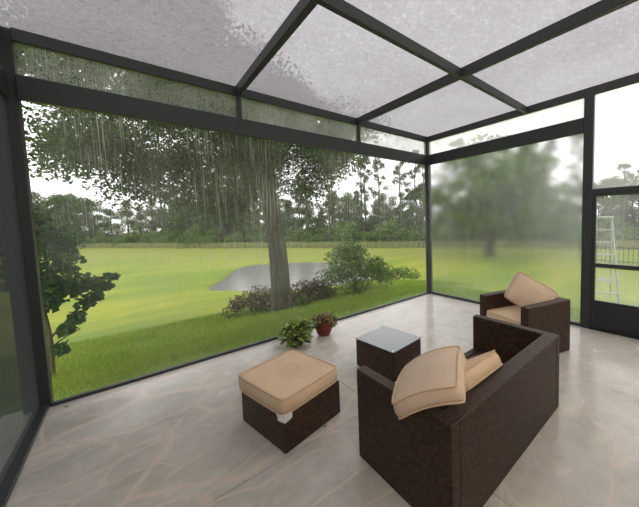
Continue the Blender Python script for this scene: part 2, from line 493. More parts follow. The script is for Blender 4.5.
def sheet(name, a, b, mat, parent):
    """woven mesh sheet: a single layer of net"""
    lo = [min(p, q) for p, q in zip(a, b)]; hi = [max(p, q) for p, q in zip(a, b)]
    ax = [i for i in range(3) if hi[i]-lo[i] < 1e-6][0]
    o = [i for i in range(3) if i != ax]
    V = []
    for s, t in ((0, 0), (1, 0), (1, 1), (0, 1)):
        v = [0, 0, 0]; v[ax] = lo[ax]; v[o[0]] = (lo, hi)[s][o[0]]; v[o[1]] = (lo, hi)[t][o[1]]; V.append(tuple(v))
    me = bpy.data.meshes.new(name); me.from_pydata(V, [], [(0, 1, 2, 3)]); me.update()
    return link_mesh(name, me, mat, parent)

# back wall (long side facing the pond)
wb = empty('wall_back'); tag(wb, 'long rain streaked screen wall facing the pond', 'wall', kind='structure')
post('post', X0-.165, X0, -.0, .10, 0, HT, wb)
corner = post('corner_post', -.05, .05, -.05, .05, 0, HT, wb)
boxes_obj('sill_rail', [(X0, -.05, -.015, .03, 0, .030)], M['metal'], wb, .003, 1)
boxes_obj('header_beam', [(X0, -.05, -.03, .03, B1, B2)], M['metal'], wb, .004, 1)
boxes_obj('eave_beam', [(X0, -.05, -.03, .03, HE, HT)], M['metal'], wb, .004, 1)
XU = (-3.677, -1.81)
for x in XU: boxes_obj('upright', [(x-.026, x+.026, -.035, .025, B1+.002, HE)], M['metal'], wb, .003, 1)
xs = [X0, XU[0], XU[1], -.05]
for i in range(3):
    a, b = xs[i]+(.026 if i else 0), xs[i+1]-(.026 if i < 2 else 0)
    sheet('transom_screen', (a, 0.0, B2), (b, 0.0, HE), M[('scr_transom', 'scr_transom_mid', 'scr_transom_wet')[i]], wb)
sheet('main_screen', (X0, 0.0, .030), (-.05, 0.0, B1), M['scr_back'], wb)

# right wall (far short side with the door)
wr = empty('wall_right'); tag(wr, 'far screen wall filled with water, beside the screen door', 'wall', kind='structure')
boxes_obj('sill_rail', [(-.025, .025, -2.70, -.05, 0, .045)], M['metal'], wr, .003, 1)
boxes_obj('header_beam', [(-.03, .03, -2.70, -.05, B1, B2)], M['metal'], wr, .004, 1)
boxes_obj('eave_beam', [(-.03, .03, Y0, -.05, HE, HT)], M['metal'], wr, .004, 1)
post('post', -.04, .04, -2.81, -2.70, 0, HT-.002, wr)
post('post', -.04, .04, -3.86, -3.76, 0, HT-.002, wr)
panel('main_screen', (0, -2.70, .045), (0, -.05, B1), M['wet'], wr, .004)
sheet('transom_screen', (0, -2.70, B2), (0, -.05, HE), M['scr_transom_wet'], wr)
sheet('upper_screen', (0, -3.76, 1.92), (0, -2.81, HE), M['scr_door_up'], wr)
boxes_obj('door_header', [(-.035, .035, -3.76, -2.81, 1.875, 1.93)], M['metal'], wr, .003, 1)
sheet('side_screen', (0, Y0, .045), (0, -3.86, HE), M['scr_door'], wr)
boxes_obj('sill_rail', [(-.025, .025, Y0, -3.86, 0, .045)], M['metal'], wr, .003, 1)

# door
dr = empty('door_1', (0, -2.812, 0)); tag(dr, 'dark metal screen door with solid kick panel in far wall', 'door', kind='structure')
boxes_obj('door_frame', [(-.022, .022, -.042, 0, .02, 1.873), (-.022, .022, -.945, -.90, .02, 1.873), (-.022, .022, -.90, -.042, 1.83, 1.873),
                         (-.022, .022, -.90, -.042, .87, .925)], M['metal'], dr, .003, 1)
boxes_obj('kick_panel', [(-.018, .018, -.90, -.042, .02, .41)], M['kick'], dr, .003, 1)
sheet('door_screen', (0, -.90, .925), (0, -.042, 1.83), M['scr_door'], dr)
sheet('door_screen', (0, -.90, .41), (0, -.042, .87), M['scr_door'], dr)
for z in (.3, 1.5): boxes_obj('hinge', [(-.034, -.022, -.012, .014, z, z+.09)], M['metal'], dr, .002, 1)
boxes_obj('threshold', [(-.05, .04, -.945, -.0, 0, .018)], M['kick'], dr, .003, 1)

# left wall
wl = empty('wall_left'); tag(wl, 'dark screen wall at the left edge', 'wall', kind='structure')
boxes_obj('sill_rail', [(X0-.10, X0-.01, Y0, 0, 0, .030)], M['metal'], wl, .003, 1)
boxes_obj('eave_beam', [(X0-.12, X0-.05, Y0, 0, HE, HT)], M['metal'], wl, .004, 1)
boxes_obj('header_beam', [(X0-.12, X0-.05, Y0, 0, B1, B2)], M['metal'], wl, .004, 1)
post('post', X0-.12, X0-.05, -2.6, -2.5, 0, HE, wl)
sheet('side_screen', (X0-.07, Y0, .030), (X0-.07, 0, B1), M['scr_left'], wl)
sheet('transom_screen', (X0-.07, Y0, B2), (X0-.07, 0, HE), M['scr_left'], wl)

# house wall behind the camera with a sliding door
wh = empty('wall_house'); tag(wh, 'beige stucco house wall closing the fourth side', 'wall', kind='structure')
boxes_obj('stucco', [(X0-.3, -3.9, Y0-.15, Y0, 0, 3.28), (-2.0, .12, Y0-.15, Y0, 0, 3.28), (-3.9, -2.0, Y0-.15, Y0, 2.1, 3.28)], M['stucco'], wh)
boxes_obj('sliding_door', [(-3.9, -2.0, Y0-.12, Y0-.06, 0, 2.1)], M['kick'], wh)

# two made-up globe lamps, added behind the camera to brighten floor and furniture
for lx in (-4.35, -1.5):
    lp = empty('fill_lamp', (lx, Y0, 2.25))
    tag(lp, 'added white fill lamp on the unseen house wall, %s of the sliding door' % ('left' if lx < -3 else 'right'), 'lamp')
    boxes_obj('mounting_plate', [(-.06, .06, 0, .02, -.08, .08)], M['metal'], lp, .004, 1)
    boxes_obj('arm', [(-.015, .015, .02, .10, -.02, .01)], M['metal'], lp, .003, 1)
    bm = bmesh.new(); bmesh.ops.create_uvsphere(bm, u_segments=24, v_segments=14, radius=.13, matrix=Matrix.Translation((0, .22, .0)))
    for fc in bm.faces: fc.smooth = True
    me = bpy.data.meshes.new('globe'); bm.to_mesh(me); bm.free(); link_mesh('globe', me, M['globe'], lp)

# roof
ce = empty('ceiling'); tag(ce, 'flat screen roof on dark beams, meshes beaded with rain', 'ceiling', kind='structure')
RX = (-3.683, -1.835)
for x in RX: boxes_obj('roof_beam', [(x-.03, x+.03, Y0, -.03, HE, HT-.004)], M['metal'], ce, .004, 1)
ys = (-1.952, -3.85)
for y in ys:
    xx = [X0-.03, RX[0]-.03, RX[0]+.03, RX[1]-.03, RX[1]+.03, -.03]
    for i in (0, 2, 4): 
        if y == ys[0] and i == 0: continue
        boxes_obj('purlin', [(xx[i], xx[i+1], y-.025, y+.025, HE+.003, HT-.006)], M['metal'], ce, .003, 1)
yb = [Y0, ys[1], ys[0], 0.0]; xb = [X0-.06, RX[0], RX[1], 0.0]
for i in range(3):
    for j in range(3):
        sheet('roof_screen', (xb[i], yb[j], HT), (xb[i+1], yb[j+1], HT), M['scr_roof'], ce)

# ------------------------------------------------------------------ cushions
def cushion_map(w, d, h, pinch=.05, crown=.35, corner=.05, bend=0.0, lean=0.0):
    def f(s, t, r):
        x = w/2*s*(1-pinch*(1-abs(s)**2)*0 - corner*abs(t)**7)
        y = d/2*t*(1-corner*abs(s)**7)
        # sides: thinner to the corners, plump in the middle
        prof = (1-crown)+crown*(1-abs(s)**2.6)*(1-abs(t)**2.6)
        z = h/2*r*prof*(1+.0*s)
        k = .018*(1-r*r)*(1-.6*min(1, abs(s*t)))
        if abs(s) > .999: x += k*np.sign(s)
        if abs(t) > .999: y += k*np.sign(t)
        z += bend*(s*s+t*t)*-.5 + lean*s*t
        return (x, y, z)
    return f

def cushion(parent_name, w, d, h, mat, loc, rot, piping=True, **kw):
    root = empty(parent_name, loc); root.rotation_euler = rot
    f = cushion_map(w, d, h, **kw)
    bm = bmesh.new(); n, m = 18, 5
    def grid(A, na, nb):
        vs = [[bm.verts.new(f(*A(2*i/na-1, 2*j/nb-1))) for j in range(nb+1)] for i in range(na+1)]
        for i in range(na):
            for j in range(nb):
                bm.faces.new((vs[i][j], vs[i+1][j], vs[i+1][j+1], vs[i][j+1]))
    grid(lambda a, b: (a, b, 1), n, n); grid(lambda a, b: (b, a, -1), n, n)
    grid(lambda a, b: (a, -1, b), n, m); grid(lambda a, b: (-a, 1, b), n, m)
    grid(lambda a, b: (1, a, b), n, m); grid(lambda a, b: (-1, -a, b), n, m)
    bmesh.ops.remove_doubles(bm, verts=bm.verts, dist=.0005)
    bmesh.ops.recalc_face_normals(bm, faces=bm.faces)
    for fc in bm.faces: fc.smooth = True
    me = bpy.data.meshes.new('cover'); bm.to_mesh(me); bm.free()
    body = link_mesh('cover', me, mat, root)
    if piping:
        for r in (1, -1):
            path = []
            N = 22
            for (a0, b0, a1, b1) in ((-1, -1, 1, -1), (1, -1, 1, 1), (1, 1, -1, 1), (-1, 1, -1, -1)):
                for i in range(N):
                    u = i/N; s, t = a0+(a1-a0)*u, b0+(b1-b0)*u
                    p = f(s, t, r)
                    L = math.hypot(p[0], p[1])
                    path.append((p[0]*(1+.003/L), p[1]*(1+.003/L), p[2]+.001*r, .0055))
            path.append(path[0])
            tubes_obj('piping', [path], M['piping'], body, 6)
    return root

# ------------------------------------------------------------------ furniture
# ottoman: local x to the right, local y to the back-left
ott = empty('ottoman', (-4.083, -1.981, 0), math.radians(11.6))
tag(ott, 'dark brown wicker ottoman base standing alone on the patio, under a square tan cushion', 'ottoman')
W, D = .537, .586
boxes_obj('wicker_body', [(0, W, 0, D, .002, .275)], M['wicker'], ott, .010, 3)
A = math.radians(13)
oc = cushion('ottoman_cushion', .535, .585, .118, M['fabric_st'], (-4.083+.5*W*math.cos(A)-.5*D*math.sin(A)-.012, -1.981+.5*W*math.sin(A)+.5*D*math.cos(A)-.018, .347), (0, 0, A), crown=.08, corner=.035)
tag(oc, 'square tan seat cushion with a round damp stain, lying on the wicker ottoman', 'cushion')
# care label hanging out of the front corner seam
V = []
for i in range(6):
    for j in range(4):
        s, t = i/5, j/3
        V.append((-.262+.0*s - (.012+.01*math.sin(3*t)), -.262+.0*t, 0))
lab = bpy.data.meshes.new('care_tag')
Vt = [(-.240, -.300, -.045), (-.200, -.302, -.047), (-.262, -.300, -.038), (-.285, -.290, -.035),
      (-.236, -.304, -.098), (-.205, -.307, -.088), (-.262, -.300, -.104), (-.290, -.262, -.082), (-.288, -.245, -.038)]
lab.from_pydata(Vt, [], [(1, 0, 4, 5), (0, 2, 6, 4), (2, 3, 7, 6), (3, 8, 7)]); lab.update()
o = link_mesh('care_tag', lab, M['white'], oc); o['label'] = 'white care tag'
sol = o.modifiers.new('thickness', 'SOLIDIFY'); sol.thickness = .0015

# side table
tb = empty('side_table', (-2.941, -1.887, 0), math.radians(5.9))
tag(tb, 'low dark wicker cube side table with a grey glass top', 'table')
W, D = .483, .550
boxes_obj('wicker_body', [(.006, W-.006, .006, D-.006, .002, .292)], M['wicker'], tb, .010, 3)
boxes_obj('glass_top', [(.0, W, .0, D, .302, .310)], M['glass'], tb, .003, 2)
for x, y in ((.03, .03), (W-.03, .03), (.03, D-.03), (W-.03, D-.03)):
    bm = bmesh.new(); bmesh.ops.create_cone(bm, cap_ends=True, segments=14, radius1=.011, radius2=.011, depth=.020, matrix=Matrix.Translation((x, y, .3015)))
    me = bpy.data.meshes.new('glass_spacer'); bm.to_mesh(me); bm.free(); link_mesh('glass_spacer', me, M['white'], tb)

# sofa: local x along the back, local y to the front
def wicker_seat(root, W, D, H, arm, back, seat_z, slats=True):
    boxes_obj('backrest', [(arm-.002, W-arm+.002, 0.001, back, .002, H-.001)], M['wicker'], root, .010, 3)
    boxes_obj('armrest', [(0, arm, 0, D, .002, H)], M['wicker'], root, .010, 3)
    boxes_obj('armrest', [(W-arm, W, 0, D, .002, H)], M['wicker'], root, .010, 3)
    # flat woven capping on the top faces
    boxes_obj('top_trim', [(.004, W-.004, .004, back-.004, H-.004, H+.004), (.004, arm-.004, back-.004, D-.004, H-.004, H+.0035),
                           (W-arm+.004, W-.004, back-.004, D-.004, H-.004, H+.0035)], M['wicker_top'], root, .002, 1)
    boxes_obj('front_apron', [(arm, W-arm, D-.06, D-.004, .002, seat_z-.002)], M['wicker'], root, .008, 2)
    n = 9; y0, y1 = back, D-.004; st = (y1-y0)/n
    boxes_obj('seat_deck', [(arm-.002, W-arm+.002, y0+i*st+.002, y0+(i+1)*st-.004, seat_z-.028, seat_z) for i in range(n)] +
              [(arm-.002, W-arm+.002, y0, y1-.002, seat_z-.045, seat_z-.026)], M['wicker'], root, .004, 1)

sofa = empty('sofa', (-3.714, -3.068, 0), 0)
tag(sofa, 'dark brown wicker loveseat without seat cushions, seen from behind', 'sofa')
wicker_seat(sofa, 1.535, .741, .612, .075, .105, .29)

ch = empty('armchair', (-1.640, -2.620, 0), math.radians(-16.5))
tag(ch, 'dark brown wicker armchair beyond the loveseat, near the far screen wall', 'armchair')
# chair: local +x away from its front; rebuild in its own frame (front faces -x)
CW, CD, CHh = .715, .700, .605
boxes_obj('armrest', [(0, CW, 0, .10, .002, CHh)], M['wicker'], ch, .010, 3)
boxes_obj('armrest', [(0, CW, CD-.10, CD, .002, CHh)], M['wicker'], ch, .010, 3)
boxes_obj('backrest', [(CW-.10, CW-.001, .098, CD-.098, .002, CHh-.001)], M['wicker'], ch, .010, 3)
boxes_obj('top_trim', [(.004, CW-.004, .004, .096, CHh-.004, CHh+.004), (.004, CW-.004, CD-.096, CD-.004, CHh-.004, CHh+.004), (CW-.096, CW-.004, .096, CD-.096, CHh-.004, CHh+.0035)], M['wicker_top'], ch, .002, 1)
boxes_obj('seat_deck', [(.01, CW-.10, .098, CD-.098, .25, .29)], M['wicker'], ch, .006, 1)
boxes_obj('front_apron', [(.004, .05, .098, CD-.098, .002, .252)], M['wicker'], ch, .006, 1)
mw = Matrix.Translation((-1.640, -2.620, 0)) @ Matrix.Rotation(math.radians(-16.5), 4, 'Z')
p = mw @ Vector((.305, .35, .358))
c = cushion('seat_cushion', .60, .485, .125, M['fabric'], p, (0, math.radians(1.5), math.radians(-16.5)), crown=.15, corner=.03)
tag(c, 'thick tan seat cushion lying flat in the wicker armchair', 'cushion')
c = cushion('back_pillow', .50, .36, .16, M['fabric_pk'], PIL_LOC, PIL_ROT, crown=.55, corner=.05, piping=True)
tag(c, 'tan back pillow propped on one corner in the wicker armchair', 'pillow')

# loose cushions on the sofa
c = cushion('throw_cushion', *C1_SIZE, M['fabric_pk'], C1_LOC, C1_ROT, crown=.28, corner=.05, bend=.05)
tag(c, 'large tan box cushion slumped over the near armrest corner of the loveseat', 'cushion')
c = cushion('throw_cushion', *C2_SIZE, M['fabric'], C2_LOC, C2_ROT, crown=.12, corner=.03)
tag(c, 'tan box cushion leaning on the loveseat back, half hidden behind the larger cushion', 'cushion')

# ------------------------------------------------------------------ potted plants
def big_leaf(base, direction, length, width, arch, V, F):
    """arched broad leaf: strip of quads, cupped along the midrib"""
    d = Vector(direction).normalized(); side = d.cross(Vector((0, 0, 1))).normalized()
    n = 6; b0 = len(V)
    for i in range(n+1):
        u = i/n
        c = Vector(base)+d*(length*u)+Vector((0, 0, 1))*(arch*length*(u*1.5-1.9*u*u))
        ww = width*math.sin(PI*min(1, .10+.90*u)**.8)*.5 if u < 1 else .001
        for k, q in ((-1, 1), (0, 0), (1, 1)):
            V.append(tuple(c+side*(k*ww)+Vector((0, 0, q*ww*.35))))
    for i in range(n):
        for k in (0, 1):
            a = b0+i*3+k; F.append((a, a+1, a+4, a+3))

pl = empty('potted_plant', (-3.24, -.37, 0))
tag(pl, 'bushy green potted plant with broad drooping leaves on the patio edge', 'plant')
lathe_obj('pot', [(.075, 0), (.09, .04), (.10, .09), (.108, .10), (.108, .115), (.098, .115), (.095, .10)], M['rubber'], pl)
V, F = [], []
R_ = random.Random(3)
for i in range(150):
    a = R_.uniform(0, 2*PI); lvl = R_.random()
    rr = .03+.09*(1-lvl)+.05*R_.random(); zz = .08+.19*lvl
    el = .9*lvl-.15
    big_leaf((rr*math.cos(a), rr*math.sin(a), zz), (math.cos(a), math.sin(a), el*.9), R_.uniform(.09, .16), R_.uniform(.055, .085), R_.uniform(.2, .7)-(.45 if lvl < .45 else 0), V, F)
V = [(x, y, max(z, .004)) for x, y, z in V]
me = bpy.data.meshes.new('foliage'); me.from_pydata(V, [], F); me.polygons.foreach_set('use_smooth', [True]*len(F)); me.update()
link_mesh('foliage', me, M['hosta'], pl)
tubes_obj('stems', [[(0, 0, .10, .006), (.07*math.cos(a), .07*math.sin(a), .16, .004), (.12*math.cos(a), .12*math.sin(a), .20, .002)] for a in np.linspace(0, 6, 12)], M['bark_thin'], pl, 5)

pt = empty('potted_plant', (-2.80, -.33, 0))
tag(pt, 'small variegated pinkish plant in a round terracotta pot', 'plant')
lathe_obj('pot', [(.070, 0), (.098, .03), (.120, .09), (.128, .14), (.127, .165), (.138, .170), (.140, .200), (.126, .200), (.120, .175)], M['terracotta'], pt)
lathe_obj('soil', [(.118, .168), (.118, .182), (.06, .186)], M['soil'], pt)
C = clump_points([(0, 0, .245), (.10, .02, .235), (-.10, .03, .235), (.02, -.09, .225), (.09, -.10, .15), (.13, -.04, .20), (-.12, -.06, .22)], [.11, .09, .09, .08, .06, .06, .06], [130, 90, 90, 90, 50, 40, 40], .2)
V, F = leaf_quads(C, .05, .6, .5); mesh_np('foliage', V, F, M['coleus'], pt)

# fallen leaf scraps
for i, (x, y, s, lb) in enumerate(((-3.74, -1.93, .018, 'tiny dark leaf scrap on the slab joint beside the ottoman'),
                               (-5.33, -.12, .020, 'tiny dark leaf scrap on the slab nearest the left post'),
                               (-5.24, -.17, .014, 'tiny dark leaf scrap on the slab a step right of the left post'))):
    V, F = leaf_quads(np.array([(x, y, .006)]), s*2, .6, 3.0)
    V[:, 2] = np.maximum(V[:, 2], .002)
    tag(mesh_np('fallen_leaf', V, F, M['straw']), lb, 'leaf')

# ------------------------------------------------------------------ ground, pond
POND = np.array([(-1.9, 13.1), (-0.7, 15.7), (1.5, 19.8), (3.6, 20.3), (6.0, 18.6), (8.5, 15.4), (8.6, 12.1), (6.5, 8.9), (3.4, 7.8), (1.2, 8.7), (-0.7, 11.3)])
_q = [(x, y, 0, 0) for x, y in POND]; _q = smooth_path(_q[-2:]+_q+_q[:2], 4)
POND = np.array([p[:2] for p in _q[8:-5]])
def poly_sd(X, Y, P):
    d = np.full(X.shape, 1e9); ins = np.zeros(X.shape, bool)
    for i in range(len(P)):
        a = P[i]; b = P[(i+1) % len(P)]; e = b-a
        t = np.clip(((X-a[0])*e[0]+(Y-a[1])*e[1])/(e@e), 0, 1)
        d = np.minimum(d, np.hypot(X-a[0]-t*e[0], Y-a[1]-t*e[1]))
        c = ((a[1] > Y) != (b[1] > Y)) & (X < (b[0]-a[0])*(Y-a[1])/(b[1]-a[1]+1e-12)+a[0])
        ins ^= c
    return np.where(ins, d, -d)
def sstep(a, b, x):
    t = np.clip((x-a)/(b-a), 0, 1); return t*t*(3-2*t)
def ground_z(X, Y):
    X = np.asarray(X, float); Y = np.asarray(Y, float)
    r = np.hypot(np.maximum(X-.1, 0), np.maximum(Y-.1, 0))
    z = -.07 - .50*np.clip(r/3, 0, 1)**1.1 - 1.13*sstep(2.2, 10.5, r) - .02*np.minimum(r, 5)*0
    z = z + .04*np.sin(X*.7+1)*np.sin(Y*.5)*sstep(1, 5, r)
    s = poly_sd(X, Y, POND)
    return z - .45*sstep(-.25, .8, s) 
def axis(lo, hi, f0, f1, fine, coarse):
    a = [f0]
    while a[-1] < f1: a.append(a[-1]+fine)
    st = fine; x = a[-1]
    while x < hi: st = min(coarse, st*1.25); x += st; a.append(x)
    st = fine; x = f0; pre = []
    while x > lo: st = min(coarse, st*1.25); x -= st; pre.append(x)
    return np.array(pre[::-1]+a)
ax_ = axis(-60, 110, -8, 11, .3, 6); ay_ = axis(-60, 130, -6, 22, .3, 6)
GX, GY = np.meshgrid(ax_, ay_, indexing='ij')
GZ = ground_z(GX, GY)
ins = (GX < .05) & (GY < .05) & (GX > X0-.2) & (GY > Y0-.5)
GZ = np.where(ins, -.35, GZ)
nx, ny = GX.shape
idx = np.arange(nx*ny).reshape(nx, ny)
Fq = np.stack([idx[:-1, :-1], idx[1:, :-1], idx[1:, 1:], idx[:-1, 1:]], -1).reshape(-1, 4)
g = mesh_np('ground', np.stack([GX, GY, GZ], -1).reshape(-1, 3), Fq, M['lawn'], None, True)
tag(g, 'bright green lawn sloping down to the pond', 'lawn', kind='structure')
c0 = POND.mean(0); PW = c0+(POND-c0)*1.10
V = [(x, y, -1.80) for x, y in PW]
me = bpy.data.meshes.new('pond'); me.from_pydata(V, [], [tuple(range(len(V)))]); me.update()
pond = link_mesh('pond', me, M['water']); tag(pond, 'grey pond lying in the lawn behind the oak', 'pond')

# grass blades near the slab
def blades(n, xs_, ys_, h, wd, ok=None):
    X = rng.uniform(*xs_, n); Y = rng.uniform(*ys_, n)
    if ok is not None:
        k = ok(X, Y); X, Y = X[k], Y[k]; n = len(X)
    Z = ground_z(X, Y)
    a = rng.uniform(0, 2*PI, n); hh = h*(.5+rng.random(n)); ww = wd*(.6+.8*rng.random(n))
    bx, by = np.cos(a)*ww, np.sin(a)*ww
    lx, ly = rng.normal(0, .45, n)*hh, rng.normal(0, .45, n)*hh
    A = np.stack([X-bx, Y-by, Z-.005], 1); B = np.stack([X+bx, Y+by, Z-.005], 1); T = np.stack([X+lx, Y+ly, Z+hh], 1)
    V = np.stack([A, B, T], 1).reshape(-1, 3)
    return V, np.arange(3*n).reshape(-1, 3)
parts = [blades(60000, (-6.6, 1.5), (.14, 1.8), .055, .0035, lambda X, Y: rng.random(len(X)) < np.clip((Y-.38)*2.2+.35*np.sin(X*2.3)*np.sin(X*.9+1), .03, 1)),
         blades(60000, (-7.5, 4.5), (1.5, 4.8), .055, .006),
         blades(12000, (.2, 2.5), (-5, 1.0), .05, .006)]
Vv, Ff, b_ = [], [], 0
for V, F in parts: Vv.append(V); Ff.append(F+b_); b_ += len(V)
gr = mesh_np('grass', np.concatenate(Vv), np.concatenate(Ff), M['grass'])
tag(gr, 'longer green grass growing beside the patio slab', 'grass', kind='stuff')

# ------------------------------------------------------------------ the oak
OAK = (-2.09, 2.90)
oz = float(ground_z(*OAK))
oak = empty('oak_tree', (0, 0, 0))
tag(oak, 'large spreading oak with a thick mossy trunk just outside the long screen wall', 'tree')
limbs = [
 [(-2.09, 2.90, oz-.1, .31), (-2.08, 2.93, oz+.15, .245), (-2.06, 3.0, .3, .225), (-2.06, 3.1, 1.2, .21), (-2.14, 3.2, 2.0, .19), (-2.16, 3.2, 2.9, .17), (-2.0, 3.25, 3.7, .14), (-1.85, 3.3, 4.5, .10), (-2.3, 3.4, 5.4, .06), (-3.0, 3.5, 6.2, .03)],
 [(-2.14, 3.2, 2.2, .12), (-2.45, 3.2, 2.75, .11), (-2.8, 3.2, 3.35, .095), (-3.1, 3.3, 4.3, .08), (-3.6, 3.4, 5.6, .06), (-4.2, 3.5, 7.2, .035)],
 [(-2.6, 3.2, 3.0, .08), (-3.5, 3.3, 3.6, .07), (-4.8, 3.3, 4.0, .055), (-6.4, 3.2, 4.2, .04), (-8.0, 3.0, 4.1, .02)],
 [(-2.05, 3.22, 3.3, .09), (-1.4, 3.3, 3.8, .07), (-.6, 3.5, 4.0, .05), (.5, 3.8, 3.8, .03), (1.3, 4.0, 3.6, .015)],
 [(-3.1, 3.3, 4.3, .07), (-4.0, 2.4, 5.0, .055), (-5.0, 1.6, 5.4, .04), (-6.2, 1.2, 5.6, .02)],
 [(-2.12, 3.15, 2.6, .07), (-2.3, 4.2, 3.6, .06), (-2.6, 5.4, 4.4, .045), (-3.0, 6.6, 5.0, .02)],
 [(-3.5, 3.3, 3.6, .04), (-3.9, 3.6, 3.0, .03), (-4.4, 3.8, 2.6, .015)],
]
limbs = [smooth_path(l, 4) for l in limbs]
